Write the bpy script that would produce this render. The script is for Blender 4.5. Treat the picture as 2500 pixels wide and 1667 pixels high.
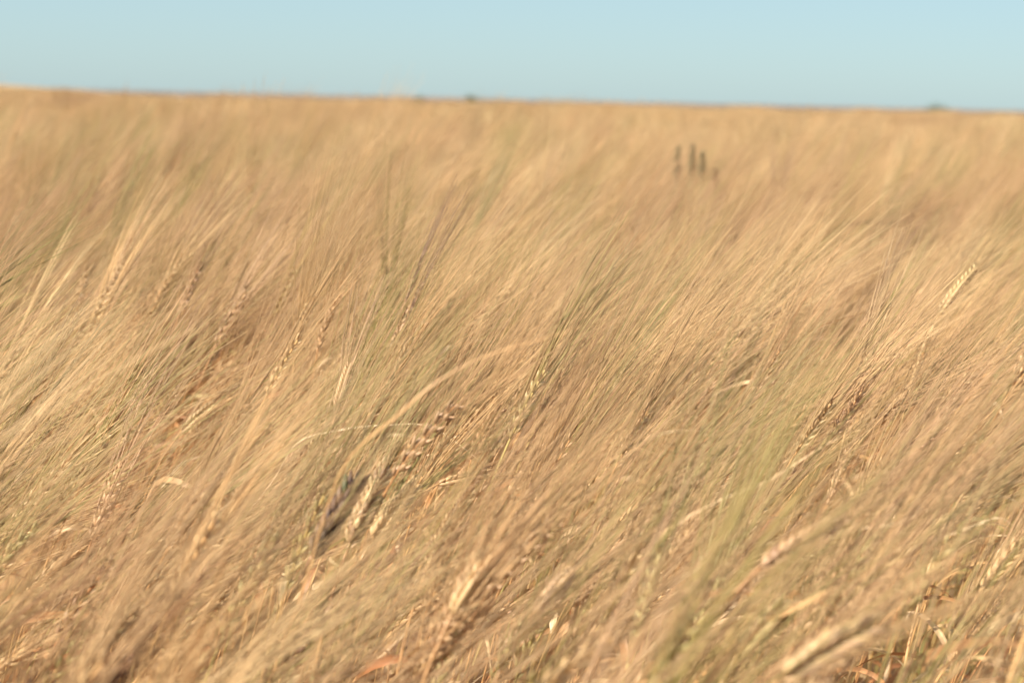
import bpy, math, random
import numpy as np
from mathutils import Vector, Matrix, noise as mnoise

random.seed(7)
rng = np.random.default_rng(7)
scene = bpy.context.scene
for o in list(bpy.data.objects):
    bpy.data.objects.remove(o)
R = math.radians

# ------------------------------------------------------------------ camera
CAM_Z = 1.23
FPX = 4861.0                      # 70 mm on a 36 mm sensor, 2500 px wide
cam_data = bpy.data.cameras.new('camera')
cam = bpy.data.objects.new('camera', cam_data)
scene.collection.objects.link(cam)
cam_data.lens = 70.0
cam_data.sensor_width = 36.0
cam_data.clip_start = 0.05
cam_data.clip_end = 12000.0
PITCH, ROLL = R(6.85), R(-1.28)
cam.matrix_world = (Matrix.Translation((0, 0, CAM_Z)) @ Matrix.Rotation(R(90) - PITCH, 4, 'X')
                    @ Matrix.Rotation(-ROLL, 4, 'Z'))
cam_data.dof.use_dof = True
cam_data.dof.focus_distance = 1.9
cam_data.dof.aperture_fstop = 7.2
cam_data.dof.aperture_blades = 0
scene.camera = cam
CM = cam.matrix_world.copy()

# ------------------------------------------------------------------ light
SUN_EL, SUN_AZ = 48.0, -135.0       # azimuth clockwise from the view direction (+Y)
world = bpy.data.worlds.new("World")
scene.world = world
world.use_nodes = True
wn = world.node_tree
wn.nodes.clear()
sky = wn.nodes.new('ShaderNodeTexSky')
sky.sky_type = 'NISHITA'
sky.sun_disc = False
sky.sun_elevation = R(SUN_EL)
sky.sun_rotation = R(SUN_AZ)
sky.altitude = 0
sky.air_density = 0.9
sky.dust_density = 0.5
sky.ozone_density = 8.0
bg = wn.nodes.new('ShaderNodeBackground')
bg.inputs['Strength'].default_value = 0.074
wo = wn.nodes.new('ShaderNodeOutputWorld')
wb = wn.nodes.new('ShaderNodeMix')       # the picture's slightly warm white balance, the same over the whole sky
wb.data_type = 'RGBA'
wb.blend_type = 'MULTIPLY'
wb.inputs['Factor'].default_value = 1.0
wb.inputs['B'].default_value = (0.97, 1.0, 0.93, 1)
wn.links.new(sky.outputs[0], wb.inputs['A'])
hz = wn.nodes.new('ShaderNodeMix')       # flat pale teal mixed over the whole sky, standing in for thin haze
hz.data_type = 'RGBA'
hz.inputs['Factor'].default_value = 0.6
hz.inputs['B'].default_value = (3.40, 4.50, 4.70, 1)
wn.links.new(wb.outputs['Result'], hz.inputs['A'])
wn.links.new(hz.outputs['Result'], bg.inputs['Color'])
wn.links.new(bg.outputs[0], wo.inputs['Surface'])

sun_data = bpy.data.lights.new('sun', 'SUN')
sun_data.energy = 4.8
sun_data.angle = R(0.5)
sun_data.color = (1.0, 0.91, 0.76)
sun = bpy.data.objects.new('sun', sun_data)
scene.collection.objects.link(sun)
sd = Vector((math.sin(R(SUN_AZ)) * math.cos(R(SUN_EL)), math.cos(R(SUN_AZ)) * math.cos(R(SUN_EL)), math.sin(R(SUN_EL))))
sun.rotation_euler = sd.to_track_quat('Z', 'Y').to_euler()
sun.location = sd * 30

scene.view_settings.view_transform = 'Standard'
scene.view_settings.look = 'None'
scene.view_settings.gamma = 1.0
scene.view_settings.exposure = 1.02
scene.view_settings.use_curve_mapping = False
scene.render.engine = 'CYCLES'
scene.cycles.use_denoising = True
scene.cycles.use_adaptive_sampling = False
scene.cycles.max_bounces = 8
scene.cycles.diffuse_bounces = 5
scene.cycles.glossy_bounces = 2
scene.cycles.transmission_bounces = 4
scene.cycles.sample_clamp_indirect = 6.0


# ------------------------------------------------------------------ helpers
def ray(px, py):
    """direction through a pixel of the 2500 x 1667 photograph, scaled so that depth along the view axis is 1"""
    v = Vector(((px - 1250) / FPX, -(py - 833.5) / FPX, -1.0))
    return CM.to_3x3() @ v


def at(px, py, d):
    return CM.translation + ray(px, py) * d


def project(p):
    """world points (N,3) -> pixel x, y of the photograph and depth"""
    inv = np.array(CM.inverted())
    q = p @ inv[:3, :3].T + inv[:3, 3]
    dep = -q[:, 2]
    return 1250 + q[:, 0] / dep * FPX, 833.5 - q[:, 1] / dep * FPX, dep


class Geo:
    """collects vertices, faces, a point attribute along / across, and a material index per face"""
    def __init__(self):
        self.v, self.f, self.a, self.c, self.m, self.n = [], [], [], [], [], 0

    def add(self, v, f, al=None, ac=None, mat=0):
        v = np.asarray(v, float)
        self.v.append(v)
        self.a.append(np.zeros(len(v)) if al is None else np.asarray(al, float))
        self.c.append(np.zeros(len(v)) if ac is None else np.asarray(ac, float))
        f = np.asarray(f, int)
        self.f.append(f + self.n)
        self.m.append(np.full(len(f), mat))
        self.n += len(v)

    def merge(self, g, mat=None):
        for v, f, a, c, m in zip(g.v, g.f, g.a, g.c, g.m):
            self.v.append(v)
            self.f.append(f + self.n - g_off(g, v))
            self.a.append(a); self.c.append(c)
            self.m.append(m if mat is None else np.full(len(m), mat))
        self.n += g.n

    def mesh(self, name, mats, smooth=True):
        me = bpy.data.meshes.new(name)
        v = np.concatenate(self.v)
        quads = [f for f in self.f if f.shape[1] == 4]
        tris = [f for f in self.f if f.shape[1] == 3]
        mq = [m for f, m in zip(self.f, self.m) if f.shape[1] == 4]
        mt = [m for f, m in zip(self.f, self.m) if f.shape[1] == 3]
        q = np.concatenate(quads) if quads else np.zeros((0, 4), int)
        t = np.concatenate(tris) if tris else np.zeros((0, 3), int)
        idx = np.concatenate([q.ravel(), t.ravel()])
        starts = np.concatenate([np.arange(len(q)) * 4, len(q) * 4 + np.arange(len(t)) * 3])
        me.vertices.add(len(v)); me.vertices.foreach_set('co', v.ravel())
        me.loops.add(len(idx)); me.loops.foreach_set('vertex_index', idx)
        me.polygons.add(len(starts)); me.polygons.foreach_set('loop_start', starts)
        me.update(calc_edges=True)
        mi = np.concatenate(mq + mt) if (mq or mt) else np.zeros(0)
        me.polygons.foreach_set('material_index', mi.astype(int))
        me.polygons.foreach_set('use_smooth', np.full(len(starts), smooth))
        for nm, arr in (('along', self.a), ('across', self.c)):
            at_ = me.attributes.new(nm, 'FLOAT', 'POINT')
            at_.data.foreach_set('value', np.concatenate(arr))
        for m in (mats if isinstance(mats, (list, tuple)) else [mats]):
            me.materials.append(m)
        me.validate()
        return me


def g_off(g, v):
    """start index of block v inside g (blocks are stored with their own offset)"""
    return 0


def norm(a):
    return a / (np.linalg.norm(a, axis=-1, keepdims=True) + 1e-12)


def frames(path, ref=None):
    t = norm(np.gradient(path, axis=0))
    ref = np.array([0.0, 0.0, 1.0]) if ref is None else np.asarray(ref, float)
    n = []
    cur = ref - t[0] * np.dot(ref, t[0])
    if np.linalg.norm(cur) < 1e-3:
        cur = np.array([0.0, 1.0, 0.0]) - t[0] * t[0][1]
    for k in range(len(path)):
        cur = cur - t[k] * np.dot(cur, t[k])
        cur = cur / (np.linalg.norm(cur) + 1e-12)
        n.append(cur.copy())
    n = np.array(n)
    return t, n, np.cross(t, n)


def tube(g, path, rad, sides=5, mat=0, a0=0.0, a1=1.0, ref=None):
    path = np.asarray(path, float)
    N = len(path)
    t, n, b = frames(path, ref)
    ang = np.arange(sides) * 2 * math.pi / sides
    rad = np.broadcast_to(np.asarray(rad, float), (N,))
    v = path[:, None, :] + rad[:, None, None] * (np.cos(ang)[None, :, None] * n[:, None, :] + np.sin(ang)[None, :, None] * b[:, None, :])
    i = np.arange(N - 1)[:, None] * sides
    j = np.arange(sides)[None, :]
    j2 = (j + 1) % sides
    f = np.stack([i + j, i + j2, i + sides + j2, i + sides + j], -1).reshape(-1, 4)
    al = np.repeat(np.linspace(a0, a1, N), sides)
    g.add(v.reshape(-1, 3), f, al, np.tile(ang / 6.28, N), mat)


def ribbon(g, path, width, ref, twist=0.0, fold=0.25, mat=0):
    """a leaf blade: three vertices across, folded along its midrib and twisting along its length"""
    path = np.asarray(path, float)
    N = len(path)
    t, n, b = frames(path, ref)
    s = np.linspace(0, 1, N)
    tw = twist * s
    side = b * np.cos(tw)[:, None] + n * np.sin(tw)[:, None]
    up = n * np.cos(tw)[:, None] - b * np.sin(tw)[:, None]
    w = np.asarray(width)[:, None] * 0.5
    v = np.stack([path - side * w + up * w * fold, path, path + side * w + up * w * fold], 1).reshape(-1, 3)
    i = np.arange(N - 1)[:, None] * 3
    j = np.arange(2)[None, :]
    f = np.stack([i + j, i + j + 1, i + j + 4, i + j + 3], -1).reshape(-1, 4)
    g.add(v, f, np.repeat(s, 3), np.tile([0, .5, 1.0], N), mat)


def awn_bundle(g, p0, d0, side_dir, lens, bend, r0, segs=5, sides=3, mat=0, wob=None):
    """all awns of an ear at once. p0 (N,3) roots, d0 (N,3) unit directions, bend (N,3) added quadratically"""
    N = len(p0)
    s = np.linspace(0, 1, segs + 1)
    path = p0[:, None, :] + lens[:, None, None] * (s[None, :, None] * d0[:, None, :] + (s ** 2)[None, :, None] * bend[:, None, :])
    t = norm(np.gradient(path, axis=1))
    ref = np.array([0.13, -0.35, 0.93])
    n = norm(np.cross(t, ref))
    b = np.cross(t, n)
    rad = r0[:, None] * (1 - 0.72 * s[None, :] ** 1.2)
    ang = np.arange(sides) * 2 * math.pi / sides
    v = path[:, :, None, :] + rad[:, :, None, None] * (np.cos(ang)[None, None, :, None] * n[:, :, None, :] + np.sin(ang)[None, None, :, None] * b[:, :, None, :])
    base = (np.arange(N) * (segs + 1) * sides)[:, None, None]
    i = (np.arange(segs) * sides)[None, :, None]
    j = np.arange(sides)[None, None, :]
    j2 = (j + 1) % sides
    f = np.stack([base + i + j, base + i + j2, base + i + sides + j2, base + i + sides + j], -1).reshape(-1, 4)
    al = np.tile(np.repeat(s, sides), N)
    ac = np.repeat(rng.random(N), (segs + 1) * sides)
    g.add(v.reshape(-1, 3), f, al, ac, mat)


# one barley grain, pointing +Z, length 1, belly +X
def grain_unit(sides=6):
    zs = np.array([0.0, 0.12, 0.36, 0.62, 0.86, 1.0])
    rs = np.array([0.10, 0.62, 1.0, 0.92, 0.50, 0.06])
    ang = np.arange(sides) * 2 * math.pi / sides
    v = []
    for z, r in zip(zs, rs):
        for a in ang:
            crease = 0.82 if abs(a) < 0.1 else 1.0
            v.append((math.cos(a) * r * 0.165 * crease + 0.03 * math.sin(z * 3.1), math.sin(a) * r * 0.20, z))
    f = []
    for k in range(len(zs) - 1):
        for j in range(sides):
            f.append((k * sides + j, k * sides + (j + 1) % sides, (k + 1) * sides + (j + 1) % sides, (k + 1) * sides + j))
    al = np.repeat(zs, sides)
    return np.array(v), np.array(f), al


GV, GF, GA = grain_unit()


def basis(z, x):
    z = z / np.linalg.norm(z)
    x = x - z * np.dot(x, z)
    x = x / np.linalg.norm(x)
    return np.stack([x, np.cross(z, x), z], 1)      # columns


# ------------------------------------------------------------------ materials
def ramp(nt, stops, fac=None):
    r = nt.nodes.new('ShaderNodeValToRGB')
    e = r.color_ramp.elements
    while len(e) < len(stops):
        e.new(0.5)
    for k, (p, c) in enumerate(stops):
        e[k].position = p
        e[k].color = (*c, 1)
    if fac is not None:
        nt.links.new(fac, r.inputs[0])
    return r


def straw_material(name, stops, alt, transl=0.3, rough=0.5, spec=0.35, nscale=40.0, vary=0.35, streak=False, alt_amount=0.6):
    m = bpy.data.materials.new(name)
    m.use_nodes = True
    nt = m.node_tree
    nt.nodes.clear()
    L = nt.links.new
    at_ = nt.nodes.new('ShaderNodeAttribute'); at_.attribute_type = 'INSTANCER'; at_.attribute_name = 'tint'
    warm = lambda c: (min(.95, c[0] * 1.05), c[1] * 1.0, c[2] * .90)
    stops = [(p, warm(c)) for p, c in stops]
    alt = warm(alt)
    base = ramp(nt, stops, at_.outputs['Fac'])
    tc = nt.nodes.new('ShaderNodeTexCoord')
    nz = nt.nodes.new('ShaderNodeTexNoise'); nz.inputs['Scale'].default_value = nscale; nz.inputs['Detail'].default_value = 3
    L(tc.outputs['Object'], nz.inputs['Vector'])
    oi = nt.nodes.new('ShaderNodeObjectInfo')
    ac = nt.nodes.new('ShaderNodeAttribute'); ac.attribute_name = 'across'
    al = nt.nodes.new('ShaderNodeAttribute'); al.attribute_name = 'along'
    # blend towards a second colour by object random + noise
    ad = nt.nodes.new('ShaderNodeMath'); ad.operation = 'ADD'
    L(oi.outputs['Random'], ad.inputs[0])
    L((ac if not streak else nz).outputs['Fac'], ad.inputs[1])
    mr = nt.nodes.new('ShaderNodeMapRange')
    mr.inputs['From Min'].default_value = 0.6; mr.inputs['From Max'].default_value = 1.7
    mr.inputs['To Max'].default_value = alt_amount
    L(ad.outputs[0], mr.inputs['Value'])
    mx = nt.nodes.new('ShaderNodeMix'); mx.data_type = 'RGBA'
    L(mr.outputs[0], mx.inputs['Factor']); L(base.outputs[0], mx.inputs['A'])
    mx.inputs['B'].default_value = (*alt, 1)
    # brightness variation
    mv = nt.nodes.new('ShaderNodeMapRange')
    mv.inputs['From Min'].default_value = 0.3; mv.inputs['From Max'].default_value = 0.7
    mv.inputs['To Min'].default_value = 1 - vary; mv.inputs['To Max'].default_value = 1 + vary * 0.6
    if streak:
        cb = nt.nodes.new('ShaderNodeCombineXYZ')
        s1 = nt.nodes.new('ShaderNodeMath'); s1.operation = 'MULTIPLY'; s1.inputs[1].default_value = 14
        s2 = nt.nodes.new('ShaderNodeMath'); s2.operation = 'MULTIPLY'; s2.inputs[1].default_value = 1.6
        L(ac.outputs['Fac'], s1.inputs[0]); L(al.outputs['Fac'], s2.inputs[0])
        L(s1.outputs[0], cb.inputs[0]); L(s2.outputs[0], cb.inputs[1]); L(oi.outputs['Random'], cb.inputs[2])
        n2 = nt.nodes.new('ShaderNodeTexNoise'); n2.inputs['Scale'].default_value = 1.0; n2.inputs['Detail'].default_value = 3
        L(cb.outputs[0], n2.inputs['Vector'])
        L(n2.outputs['Fac'], mv.inputs['Value'])
    else:
        L(nz.outputs['Fac'], mv.inputs['Value'])
    hv = nt.nodes.new('ShaderNodeHueSaturation')
    L(mx.outputs['Result'], hv.inputs['Color']); L(mv.outputs[0], hv.inputs['Value'])
    p = nt.nodes.new('ShaderNodeBsdfPrincipled')
    p.inputs['Roughness'].default_value = rough
    p.inputs['Specular IOR Level'].default_value = spec
    L(hv.outputs[0], p.inputs['Base Color'])
    tr = nt.nodes.new('ShaderNodeBsdfTranslucent')
    L(hv.outputs[0], tr.inputs['Color'])
    ms = nt.nodes.new('ShaderNodeMixShader'); ms.inputs[0].default_value = transl
    L(p.outputs[0], ms.inputs[1]); L(tr.outputs[0], ms.inputs[2])
    out = nt.nodes.new('ShaderNodeOutputMaterial')
    L(ms.outputs[0], out.inputs['Surface'])
    return m


# tint: 0 = dusky brown, 0.35 = pinkish tan, 0.6 = golden straw, 0.8 = pale bleached, 0.9+ = still green
M_AWN = straw_material('awn_straw', [(0.0, (.22, .11, .065)), (.12, (.38, .22, .13)), (.3, (.60, .40, .25)), (.55, (.68, .47, .26)), (.78, (.80, .62, .38)), (.86, (.42, .37, .15)), (1.0, (.18, .20, .06))],
                       (.40, .26, .14), transl=.30, rough=.42, spec=.5, nscale=12, vary=.28, alt_amount=.85)
M_GRAIN = straw_material('grain_husk', [(0.0, (.14, .09, .055)), (.08, (.30, .18, .12)), (.3, (.60, .41, .26)), (.55, (.63, .44, .24)), (.78, (.74, .57, .34)), (.86, (.48, .41, .19)), (1.0, (.22, .21, .10))],
                         (.56, .36, .26), transl=.15, rough=.45, spec=.45, nscale=160, vary=.28, alt_amount=.45)
M_STEM = straw_material('stem_straw', [(0.0, (.36, .17, .08)), (.3, (.52, .29, .14)), (.55, (.60, .38, .17)), (.78, (.78, .58, .33)), (.86, (.50, .43, .17)), (1.0, (.25, .26, .08))],
                        (.58, .27, .13), transl=.15, rough=.38, spec=.5, nscale=25, vary=.25, alt_amount=.6)
M_LEAF = straw_material('leaf_dry', [(0.0, (.38, .17, .08)), (.3, (.48, .25, .12)), (.55, (.70, .47, .25)), (.78, (.86, .70, .50)), (.86, (.48, .42, .16)), (1.0, (.20, .24, .07))],
                        (.52, .30, .15), transl=.30, rough=.45, spec=.4, nscale=18, vary=.35, streak=True, alt_amount=.55)
M_DARK = straw_material('dark_husk', [(0.0, (.10, .065, .06)), (.1, (.15, .10, .075)), (.3, (.30, .20, .12)), (.8, (.34, .27, .14)), (1.0, (.10, .11, .06))],
                        (.16, .10, .10), transl=.08, rough=.5, spec=.35, nscale=160, vary=.3, alt_amount=.4)
PLANT_MATS = [M_STEM, M_LEAF, M_GRAIN, M_AWN]


def simple_material(name, c1, c2, scale, rough=.9, bump=0.0, detail=6, world_coords=True):
    m = bpy.data.materials.new(name)
    m.use_nodes = True
    nt = m.node_tree
    p = nt.nodes['Principled BSDF']
    tc = nt.nodes.new('ShaderNodeTexCoord')
    nz = nt.nodes.new('ShaderNodeTexNoise'); nz.inputs['Scale'].default_value = scale; nz.inputs['Detail'].default_value = detail
    nt.links.new(tc.outputs['Object'], nz.inputs['Vector'])
    r = ramp(nt, [(.35, c1), (.65, c2)], nz.outputs['Fac'])
    nt.links.new(r.outputs[0], p.inputs['Base Color'])
    p.inputs['Roughness'].default_value = rough
    p.inputs['Specular IOR Level'].default_value = .2
    if bump:
        b = nt.nodes.new('ShaderNodeBump'); b.inputs['Distance'].default_value = bump; b.inputs['Strength'].default_value = 1
        nt.links.new(nz.outputs['Fac'], b.inputs['Height'])
        nt.links.new(b.outputs[0], p.inputs['Normal'])
    return m


M_SOIL = simple_material('dry_soil', (.16, .09, .055), (.30, .19, .12), 9.0, bump=.02)
M_CROP = simple_material('far_crop', (.29, .20, .11), (.39, .27, .16), .35, bump=.3)  # colour darkened to stand in for self-shadow the smooth crop sheet lacks
M_HILL = simple_material('wooded_hills', (.15, .14, .14), (.21, .19, .19), .02)
M_BARK = simple_material('bark', (.08, .06, .045), (.14, .11, .08), 6.0, bump=.02)
M_FOL = simple_material('tree_leaves', (.045, .065, .03), (.09, .12, .05), 1.5)
M_WEED = simple_material('weed_green', (.22, .20, .11), (.40, .34, .19), 20)
M_WEEDB = simple_material('weed_brown', (.16, .09, .05), (.30, .18, .10), 20)


# ------------------------------------------------------------------ linking
COL = scene.collection


def link(name, me, parent=None, loc=None):
    o = bpy.data.objects.new(name, me)
    COL.objects.link(o)
    if parent is not None:
        o.parent = parent
    if loc is not None:
        o.location = loc
    return o


def tag(o, label, cat, group=None, kind=None):
    if label: o['label'] = label
    if cat: o['category'] = cat
    if group: o['group'] = group
    if kind: o['kind'] = kind


# ------------------------------------------------------------------ terrain
def fbm(x, y, s, seed=0.0):
    return mnoise.fractal(Vector((x * s + seed, y * s - seed, seed * 1.7)), 0.8, 2.0, 3)


def field_z(x, y):
    """height of the soil"""
    d = math.hypot(x, y)
    z = 0.05 * fbm(x, y, 0.22, 3.1) * min(1, max(0, (d - 3) / 6))
    z += 0.10 * fbm(x, y, 0.045, 9.1) * min(1, max(0, (d - 12) / 20))
    # the long rise on the left
    if y > 40:
        u = x / y
        k = max(0.0, min(1.0, (-u - 0.175) / 0.12))
        z += k * k * (3 - 2 * k) * 2.2 * max(0, min(1, (y - 40) / 360))
    return z


def build_terrain():
    ys = np.concatenate([np.linspace(-6, 12, 46), np.geomspace(12.5, 5000, 110)])
    us = np.linspace(-1, 1, 121)
    v, f, mi = [], [], []
    for y in ys:
        half = 14 + max(0, y) * 0.62
        for u in us:
            x = u * half
            z = field_z(x, max(y, 0.0))
            if y > 92:       # past the plants that are built one by one the sheet is the crop's own closed top
                z += 0.80 * min(1, (y - 92) / 10) + .05 * fbm(x, y, .7)
            if y > 420:
                z -= min(1, (y - 420) / 500) ** 1.3 * 7.0
            v.append((x, y, z))
    n = len(us)
    for a in range(len(ys) - 1):
        for b in range(n - 1):
            f.append((a * n + b, a * n + b + 1, (a + 1) * n + b + 1, (a + 1) * n + b))
            mi.append(1 if ys[a] > 88 else 0)
    me = bpy.data.meshes.new('ground')
    me.from_pydata(v, [], f)
    me.materials.append(M_SOIL); me.materials.append(M_CROP)
    me.polygons.foreach_set('material_index', mi)
    me.polygons.foreach_set('use_smooth', [True] * len(f))
    o = link('ground', me)
    tag(o, 'dry brown soil of the barley field running out to the horizon', None, kind='structure')


build_terrain()


def build_hills():
    v, f = [], []
    n = 160
    for k in range(n + 1):
        u = -0.42 + 0.84 * k / n
        y = 3200
        x = u * y
        h = 6.8 + 1.4 * mnoise.noise(Vector((u * 9, 0, 2))) + .9 * mnoise.noise(Vector((u * 45, 3, 2)))
        v += [(x, y, -12), (x, y, h * .6), (x * 1.03, y + 120, h), (x * 1.1, y + 700, -14)]
    for k in range(n):
        a, b = k * 4, k * 4 + 4
        for j in range(3):
            f.append((a + j, b + j, b + j + 1, a + j + 1))
    me = bpy.data.meshes.new('hills')
    me.from_pydata(v, [], f)
    me.materials.append(M_HILL)
    o = link('hills', me)
    tag(o, 'thin grey band of distant low hills along the horizon', None, kind='structure')


build_hills()


# ------------------------------------------------------------------ barley geometry
def plant_geo(lean, height=0.86, ear_len=0.075, n_nodes=20, awn_len=.165, spread=1.0, leaves=2, seed=0, droop=0.25,
              swirl=0.0, thick=1.0, awn_r=.00046, base=None, ear_at=None, ear_dir=None, leaf_w=.009, awn_keep=1.0):
    """returns dict of Geo parts of one barley plant standing at the origin and leaning towards +X.
    With ear_at / ear_dir given (in local coordinates) the stem is led to that spot instead."""
    r = np.random.default_rng(seed)
    N = 15
    s = np.linspace(0, 1, N)
    if ear_at is None:
        phi = R(3 + 4 * r.random()) + (lean * 0.95) * s ** 3.2
        az = swirl * s ** 2 + r.normal(0, .06)
        d = np.stack([np.sin(phi) * np.cos(az), np.sin(phi) * np.sin(az), np.cos(phi)], 1)
        stem = np.zeros((N, 3))
        stem[1:] = np.cumsum((d[1:] + d[:-1]) * .5, 0) * height / (N - 1)
        edir = d[-1]
    else:
        P = np.asarray(ear_at, float); edir = norm(np.asarray(ear_dir, float))
        Lc = np.linalg.norm(P)
        t0 = np.array([0, 0, 1.0]) * Lc * .9
        t1 = edir * Lc * .55
        h00 = 2 * s**3 - 3 * s**2 + 1; h10 = s**3 - 2 * s**2 + s; h01 = -2 * s**3 + 3 * s**2; h11 = s**3 - s**2
        stem = h10[:, None] * t0 + h01[:, None] * P + h11[:, None] * t1
    out = {}
    # stem with slightly swollen nodes
    g = Geo()
    rad = (0.0017 - 0.0007 * s) * thick
    tube(g, stem, rad, 5, 0)
    for k in (4, 8):
        q = stem[k - 1:k + 2]
        c = q[1]; dd = norm(q[2] - q[0])
        tube(g, np.array([c - dd * .004, c - dd * .0015, c + dd * .0015, c + dd * .004]), np.array([.0012, .0025, .0025, .0012]) * thick, 5, 0)
    out['stem'] = g
    # leaves
    out['leaves'] = []
    for k in range(leaves):
        g = Geo()
        i0 = [11, 8, 13, 5][k % 4] if ear_at is None else [8, 6, 10, 4][k % 4]
        p0 = stem[i0]
        az = r.normal(0.1, 1.0)
        L_ = r.uniform(.10, .20)
        M = 12
        ss = np.linspace(0, 1, M)
        el = R(r.uniform(35, 75)) - R(r.uniform(60, 150)) * ss ** 1.3
        aa = az + r.normal(0, .5) * ss
        dd = np.stack([np.cos(el) * np.cos(aa), np.cos(el) * np.sin(aa), np.sin(el)], 1)
        path = p0 + np.concatenate([np.zeros((1, 3)), np.cumsum(dd[:-1] * L_ / (M - 1), 0)])
        w = leaf_w * r.uniform(.6, 1.1) * np.clip(np.minimum(ss * 6 + .35, (1 - ss) ** .6 * 1.15), .03, 1)
        ribbon(g, path, w, np.array([0, 0, 1.0]), twist=r.normal(0, 2.2), fold=r.uniform(.1, .5), mat=1)
        out['leaves'].append(g)
    # ear: rachis, grains, awns
    e0 = stem[-1]
    side = np.cross(edir, np.array([0, 0, 1.0])); side = side / (np.linalg.norm(side) + 1e-9)
    dn = np.cross(side, edir)            # "up" perpendicular to the ear
    dn = dn if dn[2] > 0 else -dn
    K = 9
    es = np.linspace(0, 1, K)
    bnd = droop * (0.6 + .8 * r.random())
    epath = e0 + ear_len * (es[:, None] * edir - (es ** 2)[:, None] * bnd * .35 * dn)
    g = Geo(); tube(g, epath, np.full(K, .0010) * thick, 4, 0)
    out['rachis'] = g
    et, en, eb = frames(epath, dn)
    rollang = r.uniform(0, math.pi)
    grains = []
    roots, dirs = [], []
    for k in range(n_nodes):
        u = (k + .4) / n_nodes
        i = min(K - 2, int(u * (K - 1))); fr = u * (K - 1) - i
        c = epath[i] * (1 - fr) + epath[i + 1] * fr
        t = norm(et[i] * (1 - fr) + et[i + 1] * fr)
        a0 = rollang + (math.pi if k % 2 else 0)
        taper = 1.0 - .30 * max(0, (u - .7) / .3) - .22 * max(0, (.15 - u) / .15)
        for q in (-.62, .62):
            a = a0 + q + r.normal(0, .06)
            o = math.cos(a) * en[i] + math.sin(a) * eb[i]
            gd = norm(t + o * (.44 + r.normal(0, .04)))
            gl = .0108 * taper * (1 + r.normal(0, .05)) * thick
            B = basis(gd, o)
            pos = c + o * .0014 * thick
            grains.append((pos, B, gl))
            roots.append(pos + gd * gl * .93)
            dirs.append(norm(t + o * (.13 + abs(r.normal(0, .05))) * spread))
    out['grains'] = grains
    roots = np.array(roots); dirs = np.array(dirs)
    Na = len(roots)
    dirs = norm(dirs + r.normal(0, .028, (Na, 3)) * spread)
    lens = awn_len * (1 + r.normal(0, .10, Na)) * np.linspace(1.08, .92, Na)
    bend = -dn[None, :] * r.uniform(.0, .08) + r.normal(0, .015, (Na, 3)) + np.array([.05, .01, 0])
    if awn_keep < 1:
        kp = r.random(Na) < awn_keep
        roots, dirs, lens, bend = roots[kp], dirs[kp], lens[kp], bend[kp]
        Na = len(roots)
    g = Geo()
    awn_bundle(g, roots, dirs, side, lens, bend, np.full(Na, awn_r) * r.uniform(.75, 1.2, Na) * thick, mat=3)
    out['awns'] = g
    return out


def grains_geo(grains):
    g = Geo()
    for pos, B, gl in grains:
        g.add((GV * gl) @ B.T + pos, GF, GA, np.full(len(GV), (pos[2] * 977.7) % 1), 2)
    return g


def put_together(parts):
    g = Geo()
    allg = [parts['stem'], *parts['leaves'], parts['rachis'], grains_geo(parts['grains']), parts['awns']]
    for q in allg:
        off = g.n
        for v, f, a, c, m in zip(q.v, q.f, q.a, q.c, q.m):
            g.v.append(v); g.f.append(f + off); g.a.append(a); g.c.append(c); g.m.append(m)
        g.n += q.n
    return g


LEANS = [R(8), R(19), R(30), R(42), R(58)]
PER = 6
VARIANTS = []          # list of part dictionaries
for li, le in enumerate(LEANS):
    for k in range(PER):
        VARIANTS.append(plant_geo(le + R(rng.normal(0, 3)), height=.86 * (1 + rng.normal(0, .025)), ear_len=rng.uniform(.062, .084),
                                  n_nodes=int(rng.integers(11, 15)), awn_len=rng.uniform(.15, .22), spread=rng.uniform(.5, 1.1), awn_r=rng.uniform(.00038, .00054),
                                  leaves=int(rng.integers(2, 5)), seed=100 + li * 20 + k, droop=rng.uniform(.1, .7), swirl=rng.normal(.1, .25)))

src_col = bpy.data.collections.new('barley_sources')
for k, p in enumerate(VARIANTS):
    me = put_together(p).mesh('barley_tiller', PLANT_MATS)
    o = bpy.data.objects.new('barley_tiller_%03d' % k, me)
    src_col.objects.link(o)


# low-detail tiles for the distance
def tile_geo(seed, lean):
    r = np.random.default_rng(seed)
    g = Geo()
    S = 0.55
    for _ in range(75):
        x, y = r.uniform(-S / 2, S / 2, 2)
        le = lean - R(8) + r.normal(0, R(10)); az = r.normal(.1, .35)
        h = .86 * (1 + r.normal(0, .05))
        s = np.linspace(0, 1, 5)
        phi = .06 + le * s ** 2.6
        d = np.stack([np.sin(phi) * np.cos(az), np.sin(phi) * np.sin(az), np.cos(phi)], 1)
        st = np.zeros((5, 3)); st[1:] = np.cumsum((d[1:] + d[:-1]) / 2, 0) * h / 4
        st += [x, y, 0]
        tube(g, st, .0016, 3, 0)
        e = st[-1]; t = d[-1]
        tube(g, np.array([e, e + t * .015, e + t * .05, e + t * .078]), np.array([.003, .0058, .0055, .002]), 5, 2)
        Na = 16
        roots = e + t * r.uniform(.015, .078, (Na, 1))
        dirs = norm(t + r.normal(0, .12, (Na, 3)))
        awn_bundle(g, roots, dirs, None, r.uniform(.10, .16, Na), r.normal(0, .05, (Na, 3)), np.full(Na, .0007), segs=2, mat=3)
        if r.random() < .7:
            p0 = st[3]; aa = r.uniform(0, 6.28); L_ = r.uniform(.1, .2); ss = np.linspace(0, 1, 5)
            path = p0 + np.stack([np.cos(aa) * ss * L_, np.sin(aa) * ss * L_, L_ * (.6 * ss - 1.1 * ss ** 2)], 1)
            ribbon(g, path, .010 * (1 - ss * .8), np.array([0, 0, 1.]), mat=1)
    return g


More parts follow.
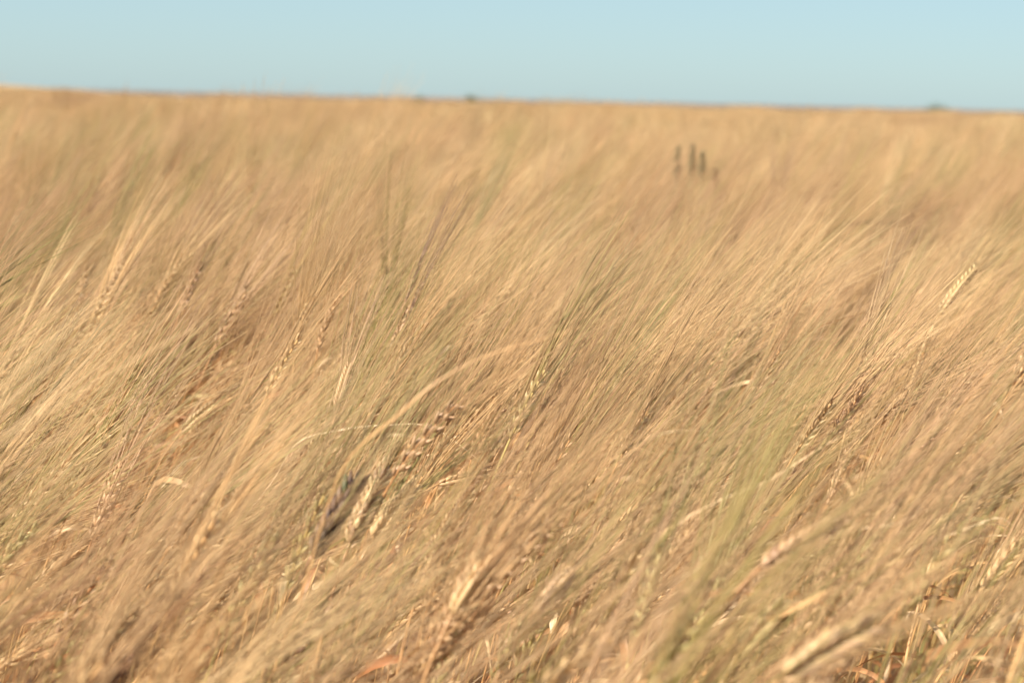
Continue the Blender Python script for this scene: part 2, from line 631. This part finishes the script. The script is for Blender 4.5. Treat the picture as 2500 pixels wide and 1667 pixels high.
tile_col = bpy.data.collections.new('tile_sources')
NT = 8
for k in range(NT):
    me = tile_geo(500 + k, R([30, 42, 50, 60][k % 4])).mesh('barley_tile', PLANT_MATS)
    o = bpy.data.objects.new('barley_tile_%03d' % k, me)
    tile_col.objects.link(o)


# ------------------------------------------------------------------ wind and ripeness fields
def lean_field(x, y):
    """0..1: how hard the gust lays the crop over here"""
    v = .5 + .55 * mnoise.noise(Vector((x * 1.1, y * .55, 4.2))) + .32 * mnoise.noise(Vector((x * 3.0, y * 1.3, 1.2)))
    return v


def tint_field(x, y):
    return mnoise.noise(Vector((x * 1.5 + 8, y * .8, 7.7)))


def scatter(area_y0, area_y1, density, jitter_seed):
    """jittered grid over the wedge in view plus a margin of a step to each side"""
    r = np.random.default_rng(jitter_seed)
    step = 1 / math.sqrt(density)
    pts = []
    y = area_y0
    while y < area_y1:
        half = .285 * y + 1.15
        n = int(2 * half / step)
        xs = -half - .25 + (np.arange(n + 1) + r.random(n + 1)) * step
        yy = y + r.random(n + 1) * step
        pts.append(np.stack([xs, yy], 1))
        y += step
    return np.concatenate(pts)


def instancer(name, pts, rot, scl, vi, tint, coll, label):
    me = bpy.data.meshes.new(name)
    me.vertices.add(len(pts)); me.vertices.foreach_set('co', pts.ravel())
    for nm, ty, dat, key in (('rot', 'FLOAT_VECTOR', rot, 'vector'), ('scl', 'FLOAT_VECTOR', scl, 'vector'), ('vi', 'INT', vi, 'value'), ('tint', 'FLOAT', tint, 'value')):
        a = me.attributes.new(nm, ty, 'POINT')
        a.data.foreach_set(key, np.ascontiguousarray(dat).ravel())
    o = link(name, me)
    ng = bpy.data.node_groups.new(name + '_nodes', 'GeometryNodeTree')
    ng.interface.new_socket('Geometry', in_out='INPUT', socket_type='NodeSocketGeometry')
    ng.interface.new_socket('Geometry', in_out='OUTPUT', socket_type='NodeSocketGeometry')
    nd = ng.nodes
    gi, go = nd.new('NodeGroupInput'), nd.new('NodeGroupOutput')
    iop = nd.new('GeometryNodeInstanceOnPoints')
    ci = nd.new('GeometryNodeCollectionInfo')
    ci.inputs['Collection'].default_value = coll
    ci.inputs['Separate Children'].default_value = True
    ci.inputs['Reset Children'].default_value = True
    def na(nm, ty):
        q = nd.new('GeometryNodeInputNamedAttribute'); q.data_type = ty; q.inputs['Name'].default_value = nm
        return q
    e2r = nd.new('FunctionNodeEulerToRotation')
    L = ng.links.new
    L(gi.outputs[0], iop.inputs['Points'])
    L(ci.outputs[0], iop.inputs['Instance'])
    iop.inputs['Pick Instance'].default_value = True
    L(na('vi', 'INT').outputs['Attribute'], iop.inputs['Instance Index'])
    L(na('rot', 'FLOAT_VECTOR').outputs['Attribute'], e2r.inputs[0])
    L(e2r.outputs[0], iop.inputs['Rotation'])
    L(na('scl', 'FLOAT_VECTOR').outputs['Attribute'], iop.inputs['Scale'])
    L(iop.outputs[0], go.inputs[0])
    md = o.modifiers.new('scatter', 'NODES'); md.node_group = ng
    tag(o, label, None, kind='stuff')
    return o


def pick_tint(x, y, r):
    t = .48 + .25 * tint_field(x, y) + r.normal(0, .14)
    t = min(.79, max(.05, t))
    if y > 5: t = min(.79, t + .07)
    q = r.random()
    if q < .11 + max(0, .8 * mnoise.noise(Vector((x * 2.2 + 4, y * 1.1, 31.0)))):
        t = r.uniform(.84, .97)          # still green
    elif q > .95:
        t = r.uniform(.0, .15)
    return min(t, .87) if y < 2.0 else t


# ------------------------------------------------------------------ near plants
pts = scatter(.62, 11.0, 250, 21)
r = np.random.default_rng(5)
N = len(pts)
P = np.zeros((N, 3)); ROT = np.zeros((N, 3)); SCL = np.zeros((N, 3)); VI = np.zeros(N, int); TINT = np.zeros(N)
for i, (x, y) in enumerate(pts):
    lf = lean_field(x, y)
    li = int(max(0, min(4, round(-.05 + lf * 3.3 + r.normal(0, .75)))))
    VI[i] = li * PER + int(r.integers(PER))
    ROT[i] = (r.normal(0, .04), r.normal(0, .05), r.normal(.10, .34))
    near = y < 1.9
    if near: li = max(1, li); VI[i] = li * PER + int(r.integers(PER))
    hs = 1 + r.normal(0, .03 if near else (.04 if y < 4 else .06)) + (.03 if near else .05) * mnoise.noise(Vector((x * .8, y * .5, 11)))
    w = 1 + r.normal(0, .04)
    SCL[i] = (w, w * (1 if r.random() < .5 else -1), hs)
    P[i] = (x, y, field_z(x, y))
    TINT[i] = pick_tint(x, y, r)


# ear tip positions, to know what each plant shows and to keep the lens free
def ear_of(i):
    s = VARIANTS[VI[i]]
    e = s['grains'][len(s['grains']) // 2][0]
    m = Matrix.Rotation(ROT[i][2], 3, 'Z') @ Matrix.Rotation(ROT[i][1], 3, 'Y') @ Matrix.Rotation(ROT[i][0], 3, 'X')
    return np.array(m @ Vector(e * SCL[i])) + P[i]


EAR = np.array([ear_of(i) for i in range(N)])
ex, ey, ed = project(EAR)


def world_points(i):
    s = VARIANTS[VI[i]]
    st = s['stem'].v[0].reshape(15, 5, 3).mean(1)
    aw = s['awns'].v[0].reshape(-1, 6, 3, 3)
    pts_ = np.concatenate([st[8:], aw[::4, 1:4, 0].reshape(-1, 3), aw[::4, 0, 0]])
    m = np.array(Matrix.Rotation(ROT[i][2], 3, 'Z') @ Matrix.Rotation(ROT[i][1], 3, 'Y') @ Matrix.Rotation(ROT[i][0], 3, 'X'))
    return (pts_ * SCL[i]) @ m.T + P[i]
gap = np.array([mnoise.noise(Vector((x * 5.5, y * 2.2, 3.3))) + .25 * mnoise.noise(Vector((x * 1.2, y * .6, 13.3))) for x, y in pts])
keep = (ed > .98) & ((gap > -.12) | (pts[:, 1] > 6))

# ------------------------------------------------------------------ the plants one can single out
SHARED_GROUP = 'barley plants of the near field'
GRAIN_MESH = None


def grain_mesh():
    global GRAIN_MESH
    if GRAIN_MESH is None:
        g = Geo(); g.add(GV, GF, GA, np.zeros(len(GV)), 0)
        GRAIN_MESH = g.mesh('grain', M_GRAIN)
    return GRAIN_MESH


def settint(o, t):
    o['tint'] = float(t)


def plant_thing(parts, loc, tint, label, group=None, split_grains=True, meshes=None, awn_tint=None, grain_tint=None, leaf_tint=None):
    """one plant as an Empty with stem, leaves and ear (> grain, awns)"""
    root = bpy.data.objects.new('barley_plant', None)
    COL.objects.link(root); root.location = loc; root.empty_display_size = .05
    tag(root, label, 'barley plant', group)
    if meshes is None:
        meshes = mesh_set(parts)
    st = link('stem', meshes['stem'], root); settint(st, tint)
    for me in meshes['leaves']:
        lf = link('leaf', me, root); settint(lf, leaf_tint if leaf_tint is not None else tint)
    ear = link('ear', meshes['rachis'], root); settint(ear, tint)
    gt = tint if grain_tint is None else grain_tint
    if split_grains:
        for pos, B, gl in parts['grains']:
            q = link('grain', grain_mesh(), ear)
            mw = Matrix([[*(B[k] * gl), pos[k]] for k in range(3)] + [[0, 0, 0, 1]])
            q.matrix_local = mw
            settint(q, min(1, max(0, (gt if not callable(gt) else gt()) + random.gauss(0, .02))))
    else:
        if 'grains' not in meshes:
            meshes['grains'] = grains_geo(parts['grains']).mesh('grains', PLANT_MATS)
        q = link('grains', meshes['grains'], ear); q['kind'] = 'stuff'
        settint(q, gt if not callable(gt) else gt())
    q = link('awns', meshes['awns'], ear); q['kind'] = 'stuff'; settint(q, tint if awn_tint is None else awn_tint)
    return root


def mesh_set(parts):
    return {'stem': parts['stem'].mesh('stem', PLANT_MATS), 'leaves': [l.mesh('leaf', PLANT_MATS) for l in parts['leaves']],
            'rachis': parts['rachis'].mesh('ear', PLANT_MATS), 'awns': parts['awns'].mesh('awns', PLANT_MATS)}


HEROES = []


def hero(px0, py0, px1, py1, d, dd, label, tint, awn_tint=None, grain_tint=None, leaves=0, awn=.15, spread=1.0, seed=1, nodes=20, foot=None,
         droop=.3, leaf_tint=None, dark=False, clear=True, awn_r=.00046, thick=1.0):
    """ear running from one pixel to another of the photograph; d depth of its foot, dd depth gained to its tip"""
    a, b = np.array(at(px0, py0, d)), np.array(at(px1, py1, d + dd))
    L_ = float(np.linalg.norm(b - a))
    dr = (b - a) / L_
    off = foot if foot is not None else (-dr[0] * .16, -dr[1] * .16)
    base = np.array([a[0] + off[0], a[1] + off[1], 0])
    base[2] = field_z(base[0], base[1])
    parts = plant_geo(0, ear_len=L_, n_nodes=nodes, awn_len=awn, spread=spread, leaves=leaves, seed=seed, droop=droop, ear_at=a - base, ear_dir=dr, awn_r=awn_r / thick, thick=thick, awn_keep=.6)
    o = plant_thing(parts, base, tint, label, awn_tint=awn_tint, grain_tint=grain_tint, leaf_tint=leaf_tint)
    if dark:
        for ear in [c for c in o.children if c.name.startswith('ear')]:
            for q in ear.children:
                if q.name.startswith('grain'):
                    q.material_slots[0].link = 'OBJECT'
                    q.material_slots[0].material = M_DARK
    if clear:
        HEROES.append((min(px0, px1) - 25, max(px0, px1) + 25, min(py0, py1) - 40, max(py0, py1) + 40, d))
    return o, a, b


hero(756, 1365, 870, 1170, 1.42, .02, 'barley ear turned dark purplish green standing up at centre left', .1, awn_tint=.93, grain_tint=lambda: random.choice([.0, .0, .02, .06, .2, .99]), droop=.03, dark=True, seed=11, nodes=17, awn=.15, spread=.6, leaf_tint=.6, thick=1.5)
hero(848, 1340, 935, 1130, 1.56, .03, 'pale ear with a pinkish flush just right of the dark purplish green ear', .35, awn_tint=.9, grain_tint=lambda: random.choice([.3, .4, .75, .2]), seed=12, awn=.15, spread=.6, thick=1.4)
hero(905, 1320, 1000, 1170, 1.60, .03, 'broad buff ear leaning right, second to the right of the dark ear', .5, awn_tint=.9, grain_tint=lambda: random.choice([.5, .65, .8]), seed=13, awn=.14, thick=1.4)
hero(1068, 1182, 1190, 1150, 1.95, .03, 'ear lying almost level with its plaited grains side on', .45, grain_tint=.5, seed=14, awn=.13, droop=.1)
hero(438, 1058, 512, 978, 2.35, .02, 'sharp pale gold ear with clear plaited grains in the left of the field', .55, awn_tint=.55, grain_tint=.72, seed=15, nodes=18, awn=.14)
hero(1040, 1390, 1105, 1230, 1.55, .02, 'small upright straw ear below the level ear', .5, grain_tint=.6, seed=16, clear=False, nodes=18)
hero(1100, 1500, 1180, 1350, 1.25, .02, 'golden ear low in the crop under a narrow pale leaf', .5, grain_tint=.55, seed=17, clear=False)
hero(1800, 1600, 1900, 1470, 1.25, .02, 'ear with yellowish green grains low in front', .6, awn_tint=.9, grain_tint=lambda: random.choice([.82, .86, .9, .75]), seed=18, thick=1.3)
hero(1900, 1660, 2120, 1500, 1.02, .02, 'big blurred buff ear closest to the camera', .6, awn_tint=.5, grain_tint=lambda: random.choice([.3, .45, .58]), seed=19, thick=1.35, awn=.15)
hero(1850, 1390, 2050, 1250, 1.20, .02, 'long greyish mauve ear slanting up to the right out of focus', .25, awn_tint=.2, grain_tint=lambda: random.choice([.12, .2, .3, .36]), seed=20, thick=1.15, awn=.15)
hero(2290, 770, 2372, 640, 2.50, .03, 'bleached white ear shining brightly above the crop', .79, awn_tint=.79, grain_tint=.80, leaf_tint=.8, seed=21, spread=.5, clear=True)
hero(955, 860, 1000, 735, 2.3, .02, 'tallest plant with a fan of reddish brown awns rising above the rest', .1, awn_tint=.06, grain_tint=.3, seed=22, awn=.18, awn_r=.0006, spread=.55, droop=.02, clear=False)
hero(2215, 1330, 2300, 1240, 1.55, .03, 'bleached ear with long whitish awns sweeping up towards the right edge', .79, awn_tint=.79, grain_tint=.72, seed=61, awn=.20, spread=.5, awn_r=.0006, clear=False)
hero(2120, 1430, 2200, 1335, 1.45, .03, 'pale ear with whitish awns just below the bleached ear at the right', .76, awn_tint=.78, grain_tint=.6, seed=62, awn=.20, spread=.5, awn_r=.0006, clear=False)
hero(2345, 1215, 2410, 1130, 1.7, .03, 'pale ear with whitish awns just above the bleached ear at the right edge', .77, awn_tint=.79, grain_tint=.7, seed=63, awn=.19, spread=.5, awn_r=.00055, clear=False)
hero(-110, 770, -50, 700, 2.1, .02, 'plant with green awns coming in at the left edge', .9, awn_tint=.96, grain_tint=.95, seed=23, awn=.15, spread=1.0, clear=False)
hero(1335, 830, 1390, 765, 2.7, .02, 'plant with a bundle of dark green awns past the middle of the field', .85, awn_tint=.97, grain_tint=.9, seed=24, spread=.6, clear=False)
hero(2190, 1010, 2250, 945, 2.2, .02, 'greenish plant behind the dry crop under the bleached white ear', .85, awn_tint=.95, grain_tint=.88, seed=25, spread=.7, clear=False)
hero(1700, 1170, 1745, 1100, 1.9, .02, 'blurred green ear among dry straw in the right half', .9, awn_tint=.95, grain_tint=.93, seed=26, spread=.6, clear=False)
hero(2010, 575, 2180, 480, 4.6, .05, 'dark bent ear showing against the blurred field behind', .05, awn_tint=.1, grain_tint=.05, seed=27, droop=.9, clear=False, awn=.12)
hero(620, 1340, 700, 1210, 1.55, .02, 'straw ear with a dark green awn bundle left of the purplish green ear', .5, clear=False, awn_tint=.96, grain_tint=.5, seed=28, spread=.5)
hero(1300, 1500, 1390, 1390, 1.3, .02, 'blurred ear with fine pale awns low in the middle', .45, awn_tint=.4, grain_tint=.3, seed=29, clear=False)
hero(820, 1000, 850, 890, 2.1, .02, 'slim upright ear above the pinkish flushed ear', .4, clear=False, awn_tint=.3, grain_tint=.35, seed=30)



def blade(pix, d, w, tint, label, seed, dd=0.0, fold=.2, twist=.6, lean=R(38), ear_low=0.0):
    """a plant that shows by one long dry leaf running through the given spots of the picture"""
    pw = np.array([at(px, py, d + dd * k / (len(pix) - 1)) for k, (px, py) in enumerate(pix)])
    d0 = pw[1] - pw[0]; d0 /= np.linalg.norm(d0)
    base = np.array([pw[0][0] - .07 - .06 * max(0, d0[0]), pw[0][1] + .10, 0.0]); base[2] = field_z(base[0], base[1])
    parts = plant_geo(lean, height=.80 - ear_low, leaves=1, seed=seed, awn_len=.15, n_nodes=14, ear_len=.065)
    stem = parts['stem'].v[0].reshape(15, 5, 3).mean(1)
    q0 = pw[0] - base
    k0 = int(np.argmin(np.abs(stem[:, 2] - (q0[2] - .13))))
    base[0] -= stem[k0][0]; base[1] -= stem[k0][1]; q0 = pw[0] - base      # the leaf springs from the left of where it first shows
    mid = q0 - d0 * .045 + np.array([-.004, .022, -.016])
    ctrl = np.concatenate([[stem[k0]], [stem[k0] * .4 + mid * .6 + [0, .01, -.008]], [mid], pw - base])
    M = 26
    tt = np.linspace(0, len(ctrl) - 1, M)
    c = np.concatenate([[2 * ctrl[0] - ctrl[1]], ctrl, [2 * ctrl[-1] - ctrl[-2]]])
    path = []
    for q in tt:
        i = min(int(q), len(ctrl) - 2); f = q - i
        p0, p1, p2, p3 = c[i], c[i + 1], c[i + 2], c[i + 3]
        path.append(.5 * (2 * p1 + (p2 - p0) * f + (2 * p0 - 5 * p1 + 4 * p2 - p3) * f * f + (3 * p1 - p0 - 3 * p2 + p3) * f ** 3))
    ss = np.linspace(0, 1, M)
    g = Geo()
    path = np.array(path) + .0016 * np.stack([np.sin(ss * 9 + seed), 0 * ss, np.sin(ss * 13 + seed)], 1)
    ribbon(g, np.array(path), w * (1 + .18 * np.sin(ss * 17 + seed)) * np.clip(np.minimum(ss * 4 + .3, (1 - ss) ** .55 * 1.25), .04, 1), np.array([0, -.5, .85]), twist=twist, fold=fold, mat=1)
    parts['leaves'].append(g)
    plant_thing(parts, base, .45, label, leaf_tint=tint)


blade([(1915, 862), (1990, 808), (2110, 762)], 2.25, .0055, .02, 'plant with one thin red brown leaf arching right above the crop', 41, twist=1.2)
blade([(1905, 1448), (1960, 1455), (2020, 1482), (2075, 1505)], 1.3, .0065, .2, 'plant with a broad curled russet leaf low at the right', 42, fold=.5)
blade([(985, 1000), (1110, 915), (1250, 845), (1430, 788)], 1.22, .0019, .45, 'plant with a long soft tan leaf sweeping up across the centre', 43, twist=.3)
blade([(1215, 1355), (1290, 1325), (1400, 1272), (1530, 1205)], 1.62, .0075, .74, 'plant with a pale pointed leaf slanting right below the centre', 44, twist=1.0)
blade([(1850, 1290), (1880, 1263), (1920, 1262), (1965, 1292)], 1.62, .006, .78, 'plant with a small pale leaf arched over like a hoop', 45, twist=.4)
blade([(500, 1210), (520, 1222), (545, 1245), (570, 1275)], 1.70, .005, .6, 'plant with a short bleached leaf bent down in the lower left', 46, twist=.2)
blade([(1420, 1300), (1440, 1270), (1475, 1266), (1530, 1290)], 1.60, .009, .05, 'plant with a hooked rusty leaf beside the pale pointed leaf', 47)
blade([(1590, 1620), (1620, 1545), (1650, 1560), (1660, 1640)], 1.15, .008, .79, 'plant with a pale leaf curled over tightly near the bottom edge', 48)
blade([(840, 1046), (950, 1042), (1062, 1046), (1195, 1142)], 2.0, .0028, .76, 'plant with a thin straw leaf snapped to a right angled kink', 49, twist=0, fold=.6)
blade([(2000, 1460), (2080, 1435), (2180, 1400), (2300, 1368)], 1.25, .0055, .5, 'plant with a long soft tan leaf reaching right, lower right', 50, twist=.3)
blade([(2050, 1310), (2143, 1286), (2210, 1262), (2290, 1240)], 1.40, .006, .7, 'plant with a straight narrow pale leaf above the long tan leaf', 51, twist=.3)
blade([(1740, 1235), (1850, 1180), (1960, 1120), (2080, 1060)], 1.45, .006, .72, 'plant with a long pale leaf slanting steeply right of centre', 52, twist=.3)
blade([(300, 1480), (318, 1440), (350, 1450), (365, 1530)], 1.25, .007, .7, 'plant with a looped straw leaf low in the left corner', 53)
blade([(2350, 1290), (2430, 1265), (2480, 1290), (2510, 1330)], 1.5, .006, .74, 'plant with a drooping narrow leaf at the right edge', 54)

for (x0, x1, y0, y1, d) in HEROES:
    # only plants whose ear or awn root would cover a named ear are left out
    lim = 1 if d == 1.42 else 3
    for i in np.nonzero(keep & (ed < d + .03) & (np.abs(ex - (x0 + x1) / 2) < 900))[0]:
        wx, wy, wd = project(world_points(i))
        if ((wx > x0 + 15) & (wx < x1 - 15) & (wy > y0 + 20) & (wy < y1 - 30)).sum() >= lim:
            keep[i] = False

# the 280 plants that show largest become things; everything behind is one mass
inview = keep & (ex > -120) & (ex < 2560) & (ey < 1800) & (ey > 200)
order = np.argsort(ed + np.where(inview, 0, 1e6))
chosen = [i for i in order[:262] if inview[i]]
chosen_set = set(chosen)
V_MESH = {}
N_SPLIT = 60
KINDWORD = {'pale': 'pale straw', 'gold': 'golden tan', 'pink': 'pinkish brown', 'brown': 'dusky brown', 'green': 'half ripe greenish'}


def kind_of(t):
    if t > .81: return 'green'
    if t > .62: return 'pale'
    if t > .42: return 'gold'
    if t > .16: return 'pink'
    return 'brown'


for n_, i in enumerate(chosen):
    v = int(VI[i])
    if v not in V_MESH:
        V_MESH[v] = mesh_set(VARIANTS[v])
    t = TINT[i]; kd = kind_of(t)
    posture = ['upright', 'tilted', 'leaning', 'stooping', 'flattened'][v // PER]
    fx, fy = ex[i] / 2500, ey[i] / 1667
    col = ['at the left edge', 'left of centre', 'about the centre', 'right of centre', 'at the right edge'][int(max(0, min(4, fx * 5)))]
    row = 'in the middle distance' if fy < .6 else ('in the lower half' if fy < .78 else ('low in the picture' if fy < .93 else 'along the bottom edge'))
    lf_t = random.choice([t, .0, .25, .75, .8])
    leafword = '' if lf_t == t or v // PER == 3 else ' with ' + {.0: 'russet', .25: 'brownish', .75: 'pale', .8: 'bleached'}[lf_t] + ' leaves'
    if len((posture + KINDWORD[kd] + leafword + row + col).split()) > 11: leafword = ''
    lab = posture + ' ' + KINDWORD[kd] + ' barley plant' + leafword + ' ' + row + ' ' + col
    o = plant_thing(VARIANTS[v], P[i], t, lab, group=kd + ' barley plants of the near crop', split_grains=n_ < N_SPLIT, meshes=V_MESH[v],
                    leaf_tint=lf_t)
    o.rotation_euler = ROT[i]; o.scale = SCL[i]

rest = np.array([keep[i] and i not in chosen_set for i in range(N)])
instancer('barley_crop', P[rest], ROT[rest], SCL[rest], VI[rest], TINT[rest], src_col, 'ripe barley crop in the wind filling the field beyond the nearest plants')

# dry leaf litter and broken straw under the ears of the near crop
# ------------------------------------------------------------------ far crop in tiles
far = scatter(10.8, 36.0, 4.6, 31)
far2 = scatter(35.5, 100.0, 3.0, 32)
allp = np.concatenate([far, far2])
n = len(allp)
Pf = np.zeros((n, 3)); Rf = np.zeros((n, 3)); Sf = np.zeros((n, 3)); Vf = np.zeros(n, int); Tf = np.zeros(n)
for i, (x, y) in enumerate(allp):
    Pf[i] = (x, y, field_z(x, y))
    Rf[i] = (0, 0, r.normal(.1, .2))
    s = 1.0 if y < 36 else 1.25
    q = mnoise.noise(Vector((x * .55, y * .20, 15.0))) + .7 * mnoise.noise(Vector((x * 1.4, y * .45, 5.0)))
    Sf[i] = (s, s, 1 + r.normal(0, .05) + .19 * q)
    Vf[i] = int(r.integers(NT))
    Tf[i] = min(.79, max(.05, (.58 if y < 18 else .68) + .42 * mnoise.noise(Vector((x * .45, y * .16, 25.0))) + r.normal(0, .13)))
instancer('distant_barley_crop', Pf, Rf, Sf, Vf, Tf, tile_col, 'soft blurred barley crop stretching away to the horizon')


# ------------------------------------------------------------------ weeds standing above the crop
def weed(px, py_top, py_bot, d, mat, label, seed):
    r_ = np.random.default_rng(seed)
    top = np.array(at(px, py_top, d)); bot = np.array(at(px, py_bot, d))
    root = bpy.data.objects.new('tall_weed', None); COL.objects.link(root)
    z0 = field_z(top[0], top[1])
    root.location = (top[0] - .02, top[1], z0)
    tag(root, label, 'weed', 'weeds standing above the barley')
    H = top[2] - z0; hb = bot[2] - z0
    g = Geo()
    s = np.linspace(0, 1, 10)
    path = np.stack([.02 * s ** 2, 0 * s, H * s], 1)
    tube(g, path, .006 * (1 - .6 * s), 6)
    link('stem', g.mesh('weed_stem', mat), root)
    g = Geo()
    for k in range(46):
        u = k / 46
        z = hb + (H - hb) * u
        a = k * 2.4
        L_ = (.034 * (1 - u) + .014) * r_.uniform(.8, 1.2)
        ss = np.linspace(0, 1, 5)
        p = np.stack([.02 * (z / H) ** 2 + np.cos(a) * ss * L_ * .45, np.sin(a) * ss * L_ * .45, z + ss * L_ * .8], 1)
        ribbon(g, p, .0085 * np.sin(ss * 2.6 + .3), np.array([0, 0, 1.]), mat=0)
    q = link('seed_head', g.mesh('seed_head', mat), root)


weed(1656, 364, 450, 5.7, M_WEED, 'dark green upright weed, left one of the clump in the blurred field', 1)
weed(1692, 358, 445, 5.8, M_WEED, 'green weed in the middle of the clump above the blurred field', 2)
weed(1716, 376, 452, 5.65, M_WEED, 'green weed on the right edge of the clump above the blurred field', 3)
weed(1748, 418, 480, 5.6, M_WEEDB, 'short brown dried weed just right of the green clump', 4)


# ------------------------------------------------------------------ trees on the skyline
def tree(px, d, w, h, label, seed):
    r_ = np.random.default_rng(seed)
    b = at(px, 300, d)
    z0 = -7 if d > 900 else -3
    root = bpy.data.objects.new('skyline_tree', None); COL.objects.link(root)
    root.location = (b[0], b[1], z0)
    tag(root, label, 'tree', 'trees on the skyline')
    H = h - z0
    g = Geo()
    s = np.linspace(0, 1, 6)
    tube(g, np.stack([.2 * np.sin(s * 2), 0 * s, H * .7 * s], 1), .35 * (1 - .7 * s), 7)
    for k in range(7):
        a = k * 2.4; z = H * (.35 + .05 * k)
        tube(g, np.array([[0, 0, z], [math.cos(a) * w * .2, math.sin(a) * w * .2, z + H * .08], [math.cos(a) * w * .4, math.sin(a) * w * .4, z + H * .2]]), np.array([.14, .09, .03]), 5)
    link('trunk', g.mesh('tree_trunk', M_BARK), root)
    n = 2600
    c = r_.normal(0, 1, (26, 3)); c = norm(c) * r_.random((26, 1)) ** .4 * [w * .42, w * .42, H * .24] + [0, 0, H * .72]
    ctr = c[r_.integers(0, 26, n)] + r_.normal(0, 1, (n, 3)) * [w * .11, w * .11, H * .06]
    ctr[:, 2] = np.minimum(ctr[:, 2], H)
    u = norm(r_.normal(0, 1, (n, 3))); v = norm(np.cross(u, r_.normal(0, 1, (n, 3))))
    S = .16
    vv = np.stack([ctr - u * S, ctr - v * S * .5, ctr + u * S, ctr + v * S * .5], 1).reshape(-1, 3)
    g = Geo(); g.add(vv, np.arange(4 * n).reshape(-1, 4))
    link('crown', g.mesh('tree_crown', M_FOL, smooth=False), root)


tree(1022, 950, 5.2, 3.6, 'smallest of the trees on the skyline left of centre', 1)
tree(1150, 930, 7.0, 4.3, 'wider of the two close dark trees on the skyline left of centre', 2)
tree(2288, 940, 11.0, 5.6, 'dark round tree alone on the skyline at the right', 3)
